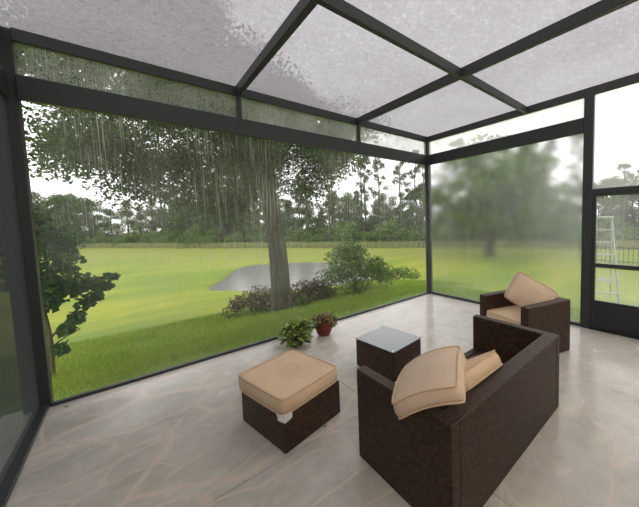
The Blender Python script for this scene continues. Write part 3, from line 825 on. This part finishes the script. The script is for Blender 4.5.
CL = [(-1.44,4.04,3.35),(0.89,4.3,4.28),(-2.31,3.56,3.23),(-3.08,3.82,4.61),(-5.23,5.58,4.44),(-2.11,2.32,4.52),(-4.57,6.84,6.72),(-4.17,1.67,4.9),(-5.15,2.66,2.74),(-3.57,1.39,3.6),(-5.46,5,8.08),(-1.79,6.01,6.01),(-1.64,5.19,4.04),(-0.1,6.42,6.18),(-5.15,5.71,5.97),(-0.05,2.79,3.78),(-4.43,5.91,3.27),(-3.57,2.97,6.12),(-5.76,4.29,5.7),(-0.91,3.9,2.58),(-1.38,4.7,4.38),(-5.04,4.49,4.66),(-1.06,2.78,3.75),(-1.18,4.73,4.77),(-1.17,5.43,6.2),(-3.69,1.23,3.28),(-1.31,6.31,4.5),(-3.78,5.4,3.41),(-5.81,6.53,6.75),(-2.33,2.4,3.53),(-3.76,1.73,4.73),(-0.45,6.32,4.27),(-2.69,5.03,8.89),(-2.95,4.26,4.75),(-2,3,4.76),(-4.79,1.69,4.86),(-3.94,3.08,5.39),(-0.71,3.48,2.87),(-3.72,7.03,6.01),(-4.28,2.81,6.82),(-2.25,4.28,4),(-4.41,6.64,4.15),(-5.61,2.97,4.11),(-0.29,4.29,5.23),(-3.2,4.23,3.88),(-4.08,2.93,4.31),(-5.7,2.72,4.4),(-5.08,5.05,4.4),(-2.83,2.23,3.87),(-4.2,5.49,4.21),(-4.29,5.52,6.24),(-1.47,6.49,5.01),(-1.43,2.32,3.4),(-3.76,6.41,4.7),(-1.11,5.69,5.57),(-0.6,2.6,3.07),(-3.4,5.64,7.98),(-2.61,2.55,2.43),(-5.31,4.47,6.39),(-1.88,1.56,3.91),(-0.97,6.41,4.92),(-4.03,6.33,6),(-4.82,4.28,6.95),(-3.01,1.26,4.33),(-5.38,5.34,3.45),(-3.15,1.62,3.3),(-3.68,2.46,2.85),(-2.95,4.65,6.64),(-4.89,1.95,4.43),(-1.98,3.35,3.28),(-3.87,5.09,4.29),(-5.03,3.03,4.79),(-2.58,3.28,2.98),(-0.88,6.74,5.38),(-3.33,5.74,2.48),(0.15,5.85,6.22),(-4.37,2.5,2.77),(-4.21,4.12,6.93),(0.81,5.27,4.25),(-4.87,4.21,7.75),(-5.02,6.22,4.64),(-4.12,4.97,5.84),(-5.14,3.09,6.23),(-2.82,3.78,5.35),(-2.19,3.9,2.95),(-1.91,6.04,6.94),(-0.73,2.11,3.3),(-5.43,4.9,5.56),(-2.84,6.21,5.73),(-2.54,3.33,4.17),(-0.72,2.48,3.85),(-0.58,3.66,3.37),(0.03,1.87,4.03),(-0.44,2.49,4.27),(-4.79,3.71,4.18),(-3.17,4.78,4.64),(-4.39,1.85,3.28),(-4.26,5.51,8.24),(-3.1,2.9,2.98),(-2.22,5.54,3.42),(-3.97,4.4,6.41),(-3.87,0.88,3.7),(-3.64,1.9,2.43),(-3.37,4.5,7.78),(-3.79,6.52,6.32),(-1.5,5.91,7.07),(-3.35,6.51,6.01),(-6,5.97,6.87),(-3.37,3.87,4.27),(-3.24,6.28,4.31),(-2.52,4.4,3.64),(-1.26,5.65,4.61),(-1.09,3.97,4.79),(-1.69,6.5,4.46),(-5.66,5.84,7.13),(-0.32,5.37,5.05),(-3.3,6.44,5.51),(-4.09,3.57,3.84),(-3.94,5.79,8.62),(-2.75,4.75,2.37),(-2.56,5.02,3.98),(-3.87,3.25,2.89),(-5.76,3.92,3.05),(-2.15,4.49,2.29),(-3.44,4.4,7.05),(-4.8,1.3,3.2),(-0.21,4.99,3.69),(-1.51,2.29,2.34),(-4.5,4.37,4.44),(-0.18,3.64,3.65),(-3.8,2.09,4.68),(-5.17,3.59,4.58),(-2.28,5.75,4.43),(-2.54,5.75,3.45),(-3.52,4.22,8.48),(-1.95,6.57,3.74),(-4.48,4.01,5.75),(-4.08,5.93,5.13),(-1.79,6.74,5.9),(-5.4,1.17,3.69),(-0.58,5.89,4.6),(-2.25,1.74,4.14),(-1.11,3.26,2.58),(-2.49,3.18,5.41),(-2.89,3.61,4.23),(-5,3.74,7.31),(-1.14,5.09,2.83),(-1.38,3.05,4.72),(-4.32,1.48,5.28),(-0.73,5.51,4.05),(-5.81,4.79,4.79),(-5.47,6.09,7.86),(1.31,3.76,4.76),(-2.07,5.26,5.95),(-2.49,2.9,2.38),(-4.25,0.82,4.3),(-3.39,6.75,6.52),(-3.93,5.03,6.15),(-3.11,6.35,7.55),(-4.38,6.87,5.42),(-3.18,6.22,7.04),(-4.98,6.13,6.63),(-0.55,5.97,5.62),(-5.57,5.17,5.83),(-4.35,1.15,3.61),(1.14,4.74,4.05),(-3.84,4,4.79),(-2.72,6.66,5.28),(-3.53,4.57,8.64),(-2.75,5.09,8.46),(-4.78,5.38,8.12),(-3.12,6.07,2.98),(-3.17,4.39,2.75),(-4.6,3.94,6.61),(-4.41,4.62,7.02),(-4.6,4.6,2.75),(-2.74,4.28,2.95),(-2.88,1.33,3.23),(-4.98,1.21,4.57),(-2.83,6.1,3.91),(-4.53,0.96,5.02),(-3.36,6.31,6.43),(-5.11,2.61,5.52),(-5.64,5.42,3.89),(-5.88,4.81,7.11),(-4.92,4.52,5.7),(-3.21,3.75,5.04),(0.62,4.99,4.45),(-1.41,2.41,3.97),(-3.73,5.39,6.58),(-3.55,1.78,6.12),(-0.73,3.24,3.46),(-3.55,4.03,5.76),(0.39,4.16,3.45),(-2.15,4.26,2.94),(-3.31,5.98,4.79),(-5.09,3.29,5.57),(-2.8,6.42,6.95),(-1.07,6.01,6.01),(0.3,6.18,5.08),(-3.9,6.09,7.07),(0.38,4.65,3.46),(-4.08,6.57,5.56),(-2.86,6.23,7.81),(-5.77,3.9,5.56),(-1.04,5.15,5.17),(-5.41,1.57,3.39),(-2.38,3.49,3.86),(-0.71,6.21,5.86),(-1.56,4.84,5.22),(-2.71,5.44,4.49),(-4.78,3.76,3.23),(-3.95,2.45,3.56),(0.96,3.94,4.54),(-5.07,5.43,6.77),(-1.38,5.14,5.88),(-4.2,4.41,5.14),(-2.06,5.93,4.17),(-4.03,2.53,4.92),(-1.56,6.6,7.06),(-1.37,4.76,5.57),(-4.59,1.3,5.72),(-1.46,1.57,2.98),(-0.52,3.83,3.99),(-5.32,2.58,4.5),(-2.54,6.37,6.14),(-2.58,5.98,6.77),(-2.14,2.84,3.27),(-2.38,2.73,2.98),(-1.59,3.69,2.93),(-5.3,4.33,7.62),(-5.7,3.85,4.52),(-4,3.93,6.54),(-1.23,3.59,3.45),(-2.75,3.2,2.52),(-3.19,5.37,7.29),(-4.49,4.37,6.13),(-3.54,3.73,3.09),(0.24,4.28,4.27),(-5.46,6.22,6.35),(-2.92,4.74,7.12),(-4.73,5.2,3.62),(-1.94,4.8,5.1),(0.19,5.38,4.15),(-3.98,2.52,4.4),(-2.87,2.48,3.43),(-1.7,4.02,3.62),(-2.79,4.66,8.94),(-2.38,5.07,5.82),(-0.42,3.11,4.43),(-4.43,2.17,5.73),(1.07,4.41,4.81),(-4.76,3.49,5.92),(-5.22,6.29,7.29),(-1.31,3.87,5.17),(-3.11,4.17,6.36),(-0.45,2.93,3.9),(-5.69,5.22,3.14),(0.05,5.65,5.26),(-3.85,4.09,7.04),(-4.37,2.12,4.02),(-5.04,6.69,6.81),(0.17,4.7,3.89),(-1.88,6.16,3.53),(-4.17,4.46,7.38),(-3.77,3.82,4.16),(-1.04,1.68,3.16),(-0.58,3.1,2.93),(-2,6.58,5.13),(-3.05,2.32,4.71),(-4.79,5.63,3.54),(-4.86,6.11,8.08),(-2.99,3.37,5.18),(-3.99,6.58,4.17),(-1.81,2.88,4.12),(-3.09,1.88,2.29),(-5.34,6.64,6.17),(-3.75,4.1,6.22),(-1,4.29,5.58),(-2.97,4.35,7.22),(-4.22,3.3,6.25),(-5.66,5.58,6.8),(-3.45,4.93,3.65),(0.58,4.31,4.74),(-2.06,4.19,3.69),(0.85,5.35,4.74),(0.83,5.58,5.78),(-5.41,2.33,5.86),(-3.21,3.26,5.96),(-6.15,5.67,5.51),(-5.68,6.64,4.76),(-5.48,1.83,2.78),(-4.11,6.42,7.54),(-1.51,5.83,5.26),(-4.88,2.73,5.01),(-3.9,4.78,8.81),(-4.35,0.93,5.47),(-2.16,6.8,6.63),(-5.04,4.03,4.98),(-1.83,6.42,6.5),(-4.89,3.02,5.42),(-0.76,6.14,3.92),(-0.93,2.15,4.01),(-1.01,6.58,4.38),(-1.14,1.28,3.18),(0.27,6.18,5.99),(-3.84,3.95,8.17),(-1.82,6.16,4.65),(-5.13,4.11,3.36),(-5.2,6.47,4.28),(-3.5,2.66,7.19),(-3.47,5.16,5.43),(-4.09,3.73,7.61),(-3.97,2.85,3.97),(-0.92,6.24,6.31),(-3.8,3.47,5.08),(-3.76,5.8,4.94),(-4.02,6,5.61),(-3.96,6.44,3.47),(-1.09,3.22,4.01),(-5.04,1.07,3.64),(-2.91,2.27,2.19),(-5.45,4.61,4.35),(-0.74,4.23,4.24),(-0.05,3.96,4.11),(-5.48,6.13,5.12),(-4.63,5.63,7.66),(-4.88,4.84,8.09),(-5,4.46,3.47),(-2.11,4.81,3.04),(-4.77,3.4,2.35),(-4.52,3,2.25),(-4.24,3.8,2.55),(-4.08,3.3,2.62),(-4.6,3.6,2.74),(-4.88,2.8,2.62),(-3.5,3.4,2.09),(-3.06,3.9,2),(-2.77,3.2,1.97),(-3.72,3,2.32),(-5.2,2.6,2.85),(-5.46,3,2.89),(-5.49,2.4,2.91),(-2.81,3.6,2.42),(-4.01,2.6,2.82),(-5.02,3,3.12)]
nodes = np.array([q[:3] for l in limbs for q in l[2:]])
twigs = []
for c in CL:
    d = np.linalg.norm(nodes-np.array(c), axis=1); k = d.argmin(); a = nodes[k]
    if d[k] < 3.2:
        mid = (a+np.array(c))/2+rng.normal(0, .12, 3)+np.array([0, 0, .1])
        twigs.append([(*a, .022), (*mid, .016), (*c, .006)])
tubes_obj('trunk', limbs[:1], M['bark'], oak, 14)
for l in limbs[1:]: tubes_obj('branch', [l], M['bark'], oak, 9)
o = tubes_obj('twigs', twigs, M['bark'], oak, 4); o['kind'] = 'stuff'
per = [480]*len(CL)
C = clump_points(CL, rng.uniform(.45, .80, len(CL)), per, .05)
V, F = leaf_quads(C, .072, .55, .2, .2)
o = mesh_np('foliage', V, F, M['oak'], oak)

# ------------------------------------------------------------------ shrubs near the slab
def bush(name, loc, blobs, n, leaf, mat, label, cat='shrub', group=None, aspect=.5, up=.3, stems=6, shell=.55):
    r = empty(name, (loc[0], loc[1], float(ground_z(loc[0], loc[1]))))
    tag(r, label, cat, group)
    C = clump_points([b[:3] for b in blobs], [b[3] for b in blobs], [n]*len(blobs), shell)
    C[:, 2] = np.maximum(C[:, 2], .03)
    V, F = leaf_quads(C, leaf, aspect, up); mesh_np('foliage', V, F, mat, r)
    st = []
    for b in blobs[:stems]:
        st.append([(.03*b[0], .03*b[1], -.05, .02), (b[0]*.5+.03, b[1]*.5, b[2]*.5, .014), (b[0], b[1], b[2], .005)])
    tubes_obj('stems', st, M['bark_thin'], r, 5)
    return r
def blobset(n, rx, ry, h, r, seed):
    R2 = random.Random(seed); out = []
    for i in range(n):
        a = R2.uniform(0, 2*PI); q = math.sqrt(R2.random())
        top = h*(1-.55*q*q)
        out.append((rx*q*math.cos(a), ry*q*math.sin(a), R2.uniform(.35, 1)*(top-r*.6), r*R2.uniform(.8, 1.2)))
    return out
bush('shrub', (-2.45, 3.75), blobset(22, .62, .45, .72, .22, 1), 90, .075, M['brown'], 'bronze leaved mounded shrub on the left of the oak trunk')
bush('shrub', (-1.15, 3.35), blobset(26, .72, .45, .72, .22, 2), 90, .075, M['brown'], 'bronze leaved mounded shrub on the right of the oak trunk')
bush('shrub', (-1.62, 2.72), blobset(6, .12, .12, .34, .12, 5), 60, .07, M['bush'], 'small bright green seedling plant at the foot of the oak trunk')
bush('shrub', (.35, 3.1), blobset(46, 1.15, .7, 1.75, .34, 3), 130, .085, M['bush'], 'rounded green bush right of the oak, before the far corner post')
bush('shrub', (4.6, 5.6), blobset(16, 1.2, .7, .75, .3, 4), 110, .09, M['bush'], 'low wide green bush behind the corner post')

# young broad-leaved tree by the left post
yt = empty('young_tree', (-5.68, 1.6, float(ground_z(-5.68, 1.6)))); yt.scale = (.88, .88, .9)
tag(yt, 'young broad leaved tree growing beside the left corner post', 'tree')
tubes_obj('trunk', [smooth_path([(0, 0, -.05, .035), (.02, 0, .5, .03), (-.02, .02, 1.0, .026), (-.1, .05, 1.6, .018), (-.1, .05, 2.2, .008)])], M['bark_thin'], yt, 8)
for l in ([(0, 0, .55, .018), (.25, .0, .85, .014), (.55, .0, 1.25, .008), (.70, 0, 1.4, .004)], [(0, 0, .95, .018), (.2, .1, 1.3, .012), (.35, .1, 1.75, .006)],
          [(0, 0, .4, .014), (.14, -.1, .55, .01), (.28, -.1, .62, .005)]):
    tubes_obj('branch', [smooth_path(l)], M['bark_thin'], yt, 6)
YB = [(-.1, 0, 1.95, .34), (.12, .05, 1.7, .34), (.2, .0, 1.35, .30), (-.15, 0, 1.5, .34), (.0, 0, 1.15, .26), (-.05, .1, 2.2, .26), (.25, .1, 1.95, .24),
      (.36, 0, 1.22, .16), (.50, 0, 1.30, .15), (.62, 0, 1.22, .12), (.72, 0, 1.35, .09), (.40, 0, 1.0, .13), (.30, -.02, .80, .13), (.20, -.05, .66, .12), (.12, -.08, .42, .11), (.55, 0, 1.08, .09)]
C = clump_points([b[:3] for b in YB], [b[3] for b in YB], [int(2300*b[3]**2)+20 for b in YB], .2)
V, F = leaf_quads(C, .095, .85, .25, .5, .06); mesh_np('foliage', V, F, M['broad'], yt)

# ------------------------------------------------------------------ woodland across the lawn
def tree_line(t):
    P = np.array([(-42, 66), (-9, 65), (2.5, 46), (12.3, 31.4), (20.8, 17.8), (29, 3.0), (38, -14)], float)
    L = np.concatenate([[0], np.cumsum(np.hypot(*np.diff(P, axis=0).T))]); t = t*L[-1]
    return np.interp(t, L, P[:, 0]), np.interp(t, L, P[:, 1])
def tree_proto(name, kind, seed):
    r = empty(name); R2 = random.Random(seed)
    if kind == 'leafy':
        H = 9.0
        tubes_obj('trunk', [smooth_path([(0, 0, -.3, .22), (.05, 0, 2.5, .17), (.15, .1, 5.5, .1), (0, 0, 8, .04)], 3)], M['bark_far'], r, 6)
        bl = []
        for i in range(34):
            z = R2.uniform(.10, .95)*H; rad = 2.6*math.sin(PI*min(1, (z/H)*.80+.18))**.7; a = R2.uniform(0, 2*PI); q = math.sqrt(R2.random())
            bl.append((rad*q*math.cos(a), rad*q*math.sin(a), z, R2.uniform(.7, 1.1)))
        C = clump_points([b[:3] for b in bl], [b[3] for b in bl], [150]*len(bl), .2)
        V, F = leaf_quads(C, .27, .6, .3); mesh_np('foliage', V, F, M['far'] if seed % 2 else M['far2'], r)
    elif kind == 'pine':
        H = 12.5
        tubes_obj('trunk', [smooth_path([(0, 0, -.3, .17), (.1, 0, 4, .14), (0, .15, 8, .10), (.1, 0, 12, .03)], 3)], M['bark_far'], r, 6)
        bl = []; br = []
        for i in range(19):
            z = H*(.50+.50*R2.random()**.8); rad = 1.5*(1.08-z/H)**.45*1.2; a = R2.uniform(0, 2*PI)
            x, y = rad*R2.uniform(.3, 1)*math.cos(a), rad*R2.uniform(.3, 1)*math.sin(a)
            bl.append((x, y, z, R2.uniform(.35, .62))); br.append([(0, 0, z-.5, .04), (x, y, z, .015)])
        bl.append((.1, 0, H, .5))
        tubes_obj('branches', br, M['bark_far'], r, 4)['kind'] = 'stuff'
        C = clump_points([b[:3] for b in bl], [b[3] for b in bl], [60]*len(bl), .2)
        V, F = leaf_quads(C, .30, .45, .1); mesh_np('foliage', V, F, M['pine'], r)
    else:
        bl = blobset(15, 1.9, 1.6, 3.4, .8, seed)
        C = clump_points([b[:3] for b in bl], [b[3] for b in bl], [80]*len(bl), .4); C[:, 2] = np.maximum(C[:, 2], .05)
        V, F = leaf_quads(C, .30, .6, .3); mesh_np('foliage', V, F, M['edge'], r)
    return r
protos = {'leafy': [tree_proto('woodland_tree', 'leafy', s) for s in (11, 12, 13)],
          'pine': [tree_proto('pine_tree', 'pine', s) for s in (21, 22, 23)],
          'under': [tree_proto('woodland_bush', 'under', s) for s in (31, 32, 33)]}
used = set()
def place(kind, x, y, s, sz=1.0, label=None, group=None, cat='tree'):
    i = random.randrange(3); p = protos[kind][i]
    o = p if (kind, i) not in used else copy_tree(p)
    used.add((kind, i))
    o.location = (x, y, float(ground_z(x, y))); o.rotation_euler = (0, 0, random.uniform(0, 2*PI)); o.scale = (s, s, s*sz)
    tag(o, label, cat, group); return o
def off(t, d):
    x, y = tree_line(t); x2, y2 = tree_line(min(1, t+.01)); x1, y1 = tree_line(max(0, t-.01))
    nx_, ny_ = -(y2-y1), (x2-x1); L = math.hypot(nx_, ny_)
    nx_, ny_ = nx_/L, ny_/L
    if nx_*1+ny_*1 < 0: nx_, ny_ = -nx_, -ny_
    return x+nx_*d, y+ny_*d
R3 = random.Random(99)
UL = 'dense low bush along the front edge of the distant woodland'
LL = 'round leafy tree in the hazy woodland beyond the lawn'
PL = 'tall slender bare trunked pine rising above the distant woodland'
for i in range(64):
    x, y = off((i+R3.uniform(-.3, .3))/63*.97+.015, R3.uniform(.5, 3.5)); place('under', x, y, R3.uniform(.75, 1.15), 1.0, UL, 'bushes along the woodland edge', 'bush')
for i in range(84):
    t = (i+R3.uniform(-.4, .4))/83*.97+.015
    x, y = off(t, R3.uniform(2.5, 10)); place('leafy', x, y, R3.uniform(.75, 1.08)*(1.0 if t < .45 else .72), 1.0, LL, 'leafy woodland trees')
for i in range(46):
    t = (i+R3.uniform(-.4, .4))/45*.97+.015
    x, y = off(t, R3.uniform(11, 18)); place('leafy', x, y, R3.uniform(.95, 1.25)*(1.0 if t < .42 else .82), 1.0, LL, 'leafy woodland trees')
for i in range(34):
    t = .34+.62*(i+R3.uniform(-.4, .4))/33
    x, y = off(t, R3.uniform(2, 9)); place('pine', x, y, R3.uniform(.80, 1.05)*(.72 if t > .85 else 1), 1.0, PL, 'pines above the woodland')
# reeds on the far edge of the lawn
ts = rng.random(26000); rx_, ry_ = tree_line(ts)
d_ = rng.uniform(-.9, .2, len(ts)); n_ = np.array([off(float(t), 0)[0:2] for t in (0,)])
X = rx_-d_*-.0+rng.normal(0, .35, len(ts))-.5; Y = ry_+rng.normal(0, .35, len(ts))-.5
Z = ground_z(X, Y); n = len(X)
a = rng.uniform(0, 2*PI, n); hh = .75*(.6+.6*rng.random(n))
bx, by = np.cos(a)*.05, np.sin(a)*.05
V = np.stack([np.stack([X-bx, Y-by, Z], 1), np.stack([X+bx, Y+by, Z], 1), np.stack([X+rng.normal(0, .15, n), Y+rng.normal(0, .15, n), Z+hh], 1)], 1).reshape(-1, 3)
rd = mesh_np('reeds', V, np.arange(3*n).reshape(-1, 3), M['reeds'])
tag(rd, 'pale band of tall grass where the lawn meets the woodland', 'grass', kind='stuff')

# second oak, seen dimly through the water filled wall
t2 = empty('shade_tree', (17.97, 7.88, float(ground_z(17.97, 7.88))))
tag(t2, 'dark crowned shade tree on the far lawn, blurred behind the water filled screen', 'tree')
tubes_obj('trunk', [smooth_path([(0, 0, -.3, .46), (0, 0, 1.2, .34), (.1, 0, 2.6, .30), (0, .1, 4.2, .2), (0, 0, 6.5, .08)])], M['bark'], t2, 10)
for a in (0.4, 1.9, 3.3, 4.9):
    tubes_obj('branch', [smooth_path([(0, 0, 2.6, .16), (1.4*math.cos(a), 1.4*math.sin(a), 3.9, .1), (3.2*math.cos(a), 3.2*math.sin(a), 4.9, .03)])], M['bark'], t2, 6)
bl = []
R2 = random.Random(8)
while len(bl) < 110:
    x, y, z = R2.uniform(-5, 5), R2.uniform(-5, 5), R2.uniform(2.4, 10.0)
    if (x/5)**2+(y/5)**2+((z-5.6)/4.2)**2 < 1 : bl.append((x, y, z, R2.uniform(.7, 1.1)))
C = clump_points([b[:3] for b in bl], [b[3] for b in bl], [110]*len(bl), .3)
V, F = leaf_quads(C, .30, .6, .2); mesh_np('foliage', V, F, M['shade'], t2)

# ------------------------------------------------------------------ fence and stepladder beyond the door
fx = [(19.0, 1.8), (19.2, -1.6), (19.6, -5.0), (20.2, -8.4)]
fe = empty('picket_fence'); tag(fe, 'thin black metal picket fence across the far lawn beyond the door', 'fence')
for (x0, y0), (x1, y1) in zip(fx[:-1], fx[1:]):
    z = float(ground_z(x0, y0)); z1 = float(ground_z(x1, y1))
    for hz in (.15, 1.05): tubes_obj('rail', [[(x0, y0, z+hz, .022), (x1, y1, z1+hz, .022)]], M['rubber'], fe, 4, False)
    k = 15
    for j in range(k):
        u = j/k; x, y, zz = x0+(x1-x0)*u, y0+(y1-y0)*u, z+(z1-z)*u
        rr = .035 if j == 0 else .014
        tubes_obj('post' if j == 0 else 'picket', [[(x, y, zz-.05, rr), (x, y, zz+(1.3 if j == 0 else 1.2), rr)]], M['rubber'], fe, 4, False)

ld = empty('stepladder', (3.86, -2.30, float(ground_z(3.86, -2.30))), math.radians(LAD_ROT))
tag(ld, 'aluminium stepladder standing on the grass outside the screen door', 'ladder')
def bar(a, b, r=.02): return [(*a, r), (*b, r)]
Hh = 2.15
for s in (-1, 1):
    tubes_obj('side_rail', [bar((s*.26, .0, 0), (s*.15, .45, Hh), .022)], M['alu'], ld, 4, False)
    tubes_obj('rear_leg', [bar((s*.28, 1.05, 0), (s*.16, .50, Hh-.05), .018)], M['alu'], ld, 4, False)
for i in range(1, 7):
    u = i/7; y = .45*u; z = Hh*u; hw = .26-.11*u
    boxes_obj('tread', [(-hw, hw, y-.04, y+.05, z-.012, z+.012)], M['alu'], ld)
boxes_obj('top_cap', [(-.19, .19, .36, .60, Hh-.02, Hh+.03)], M['alu'], ld, .01, 2)
for z, y in ((.5, .92), (1.2, .74)): tubes_obj('brace', [bar((-.26+.05*z, y, z), (.26-.05*z, y, z), .01)], M['alu'], ld, 4, False)

# ------------------------------------------------------------------ output look
sc.view_settings.view_transform = 'Standard'; sc.view_settings.look = 'None'
sc.view_settings.gamma = 1.0; sc.view_settings.exposure = EXPOSURE
sc.view_settings.use_curve_mapping = False
sc.cycles.use_denoising = True
sc.cycles.max_bounces = 12; sc.cycles.transparent_max_bounces = 24
sc.cycles.diffuse_bounces = 4; sc.cycles.glossy_bounces = 4; sc.cycles.transmission_bounces = 8
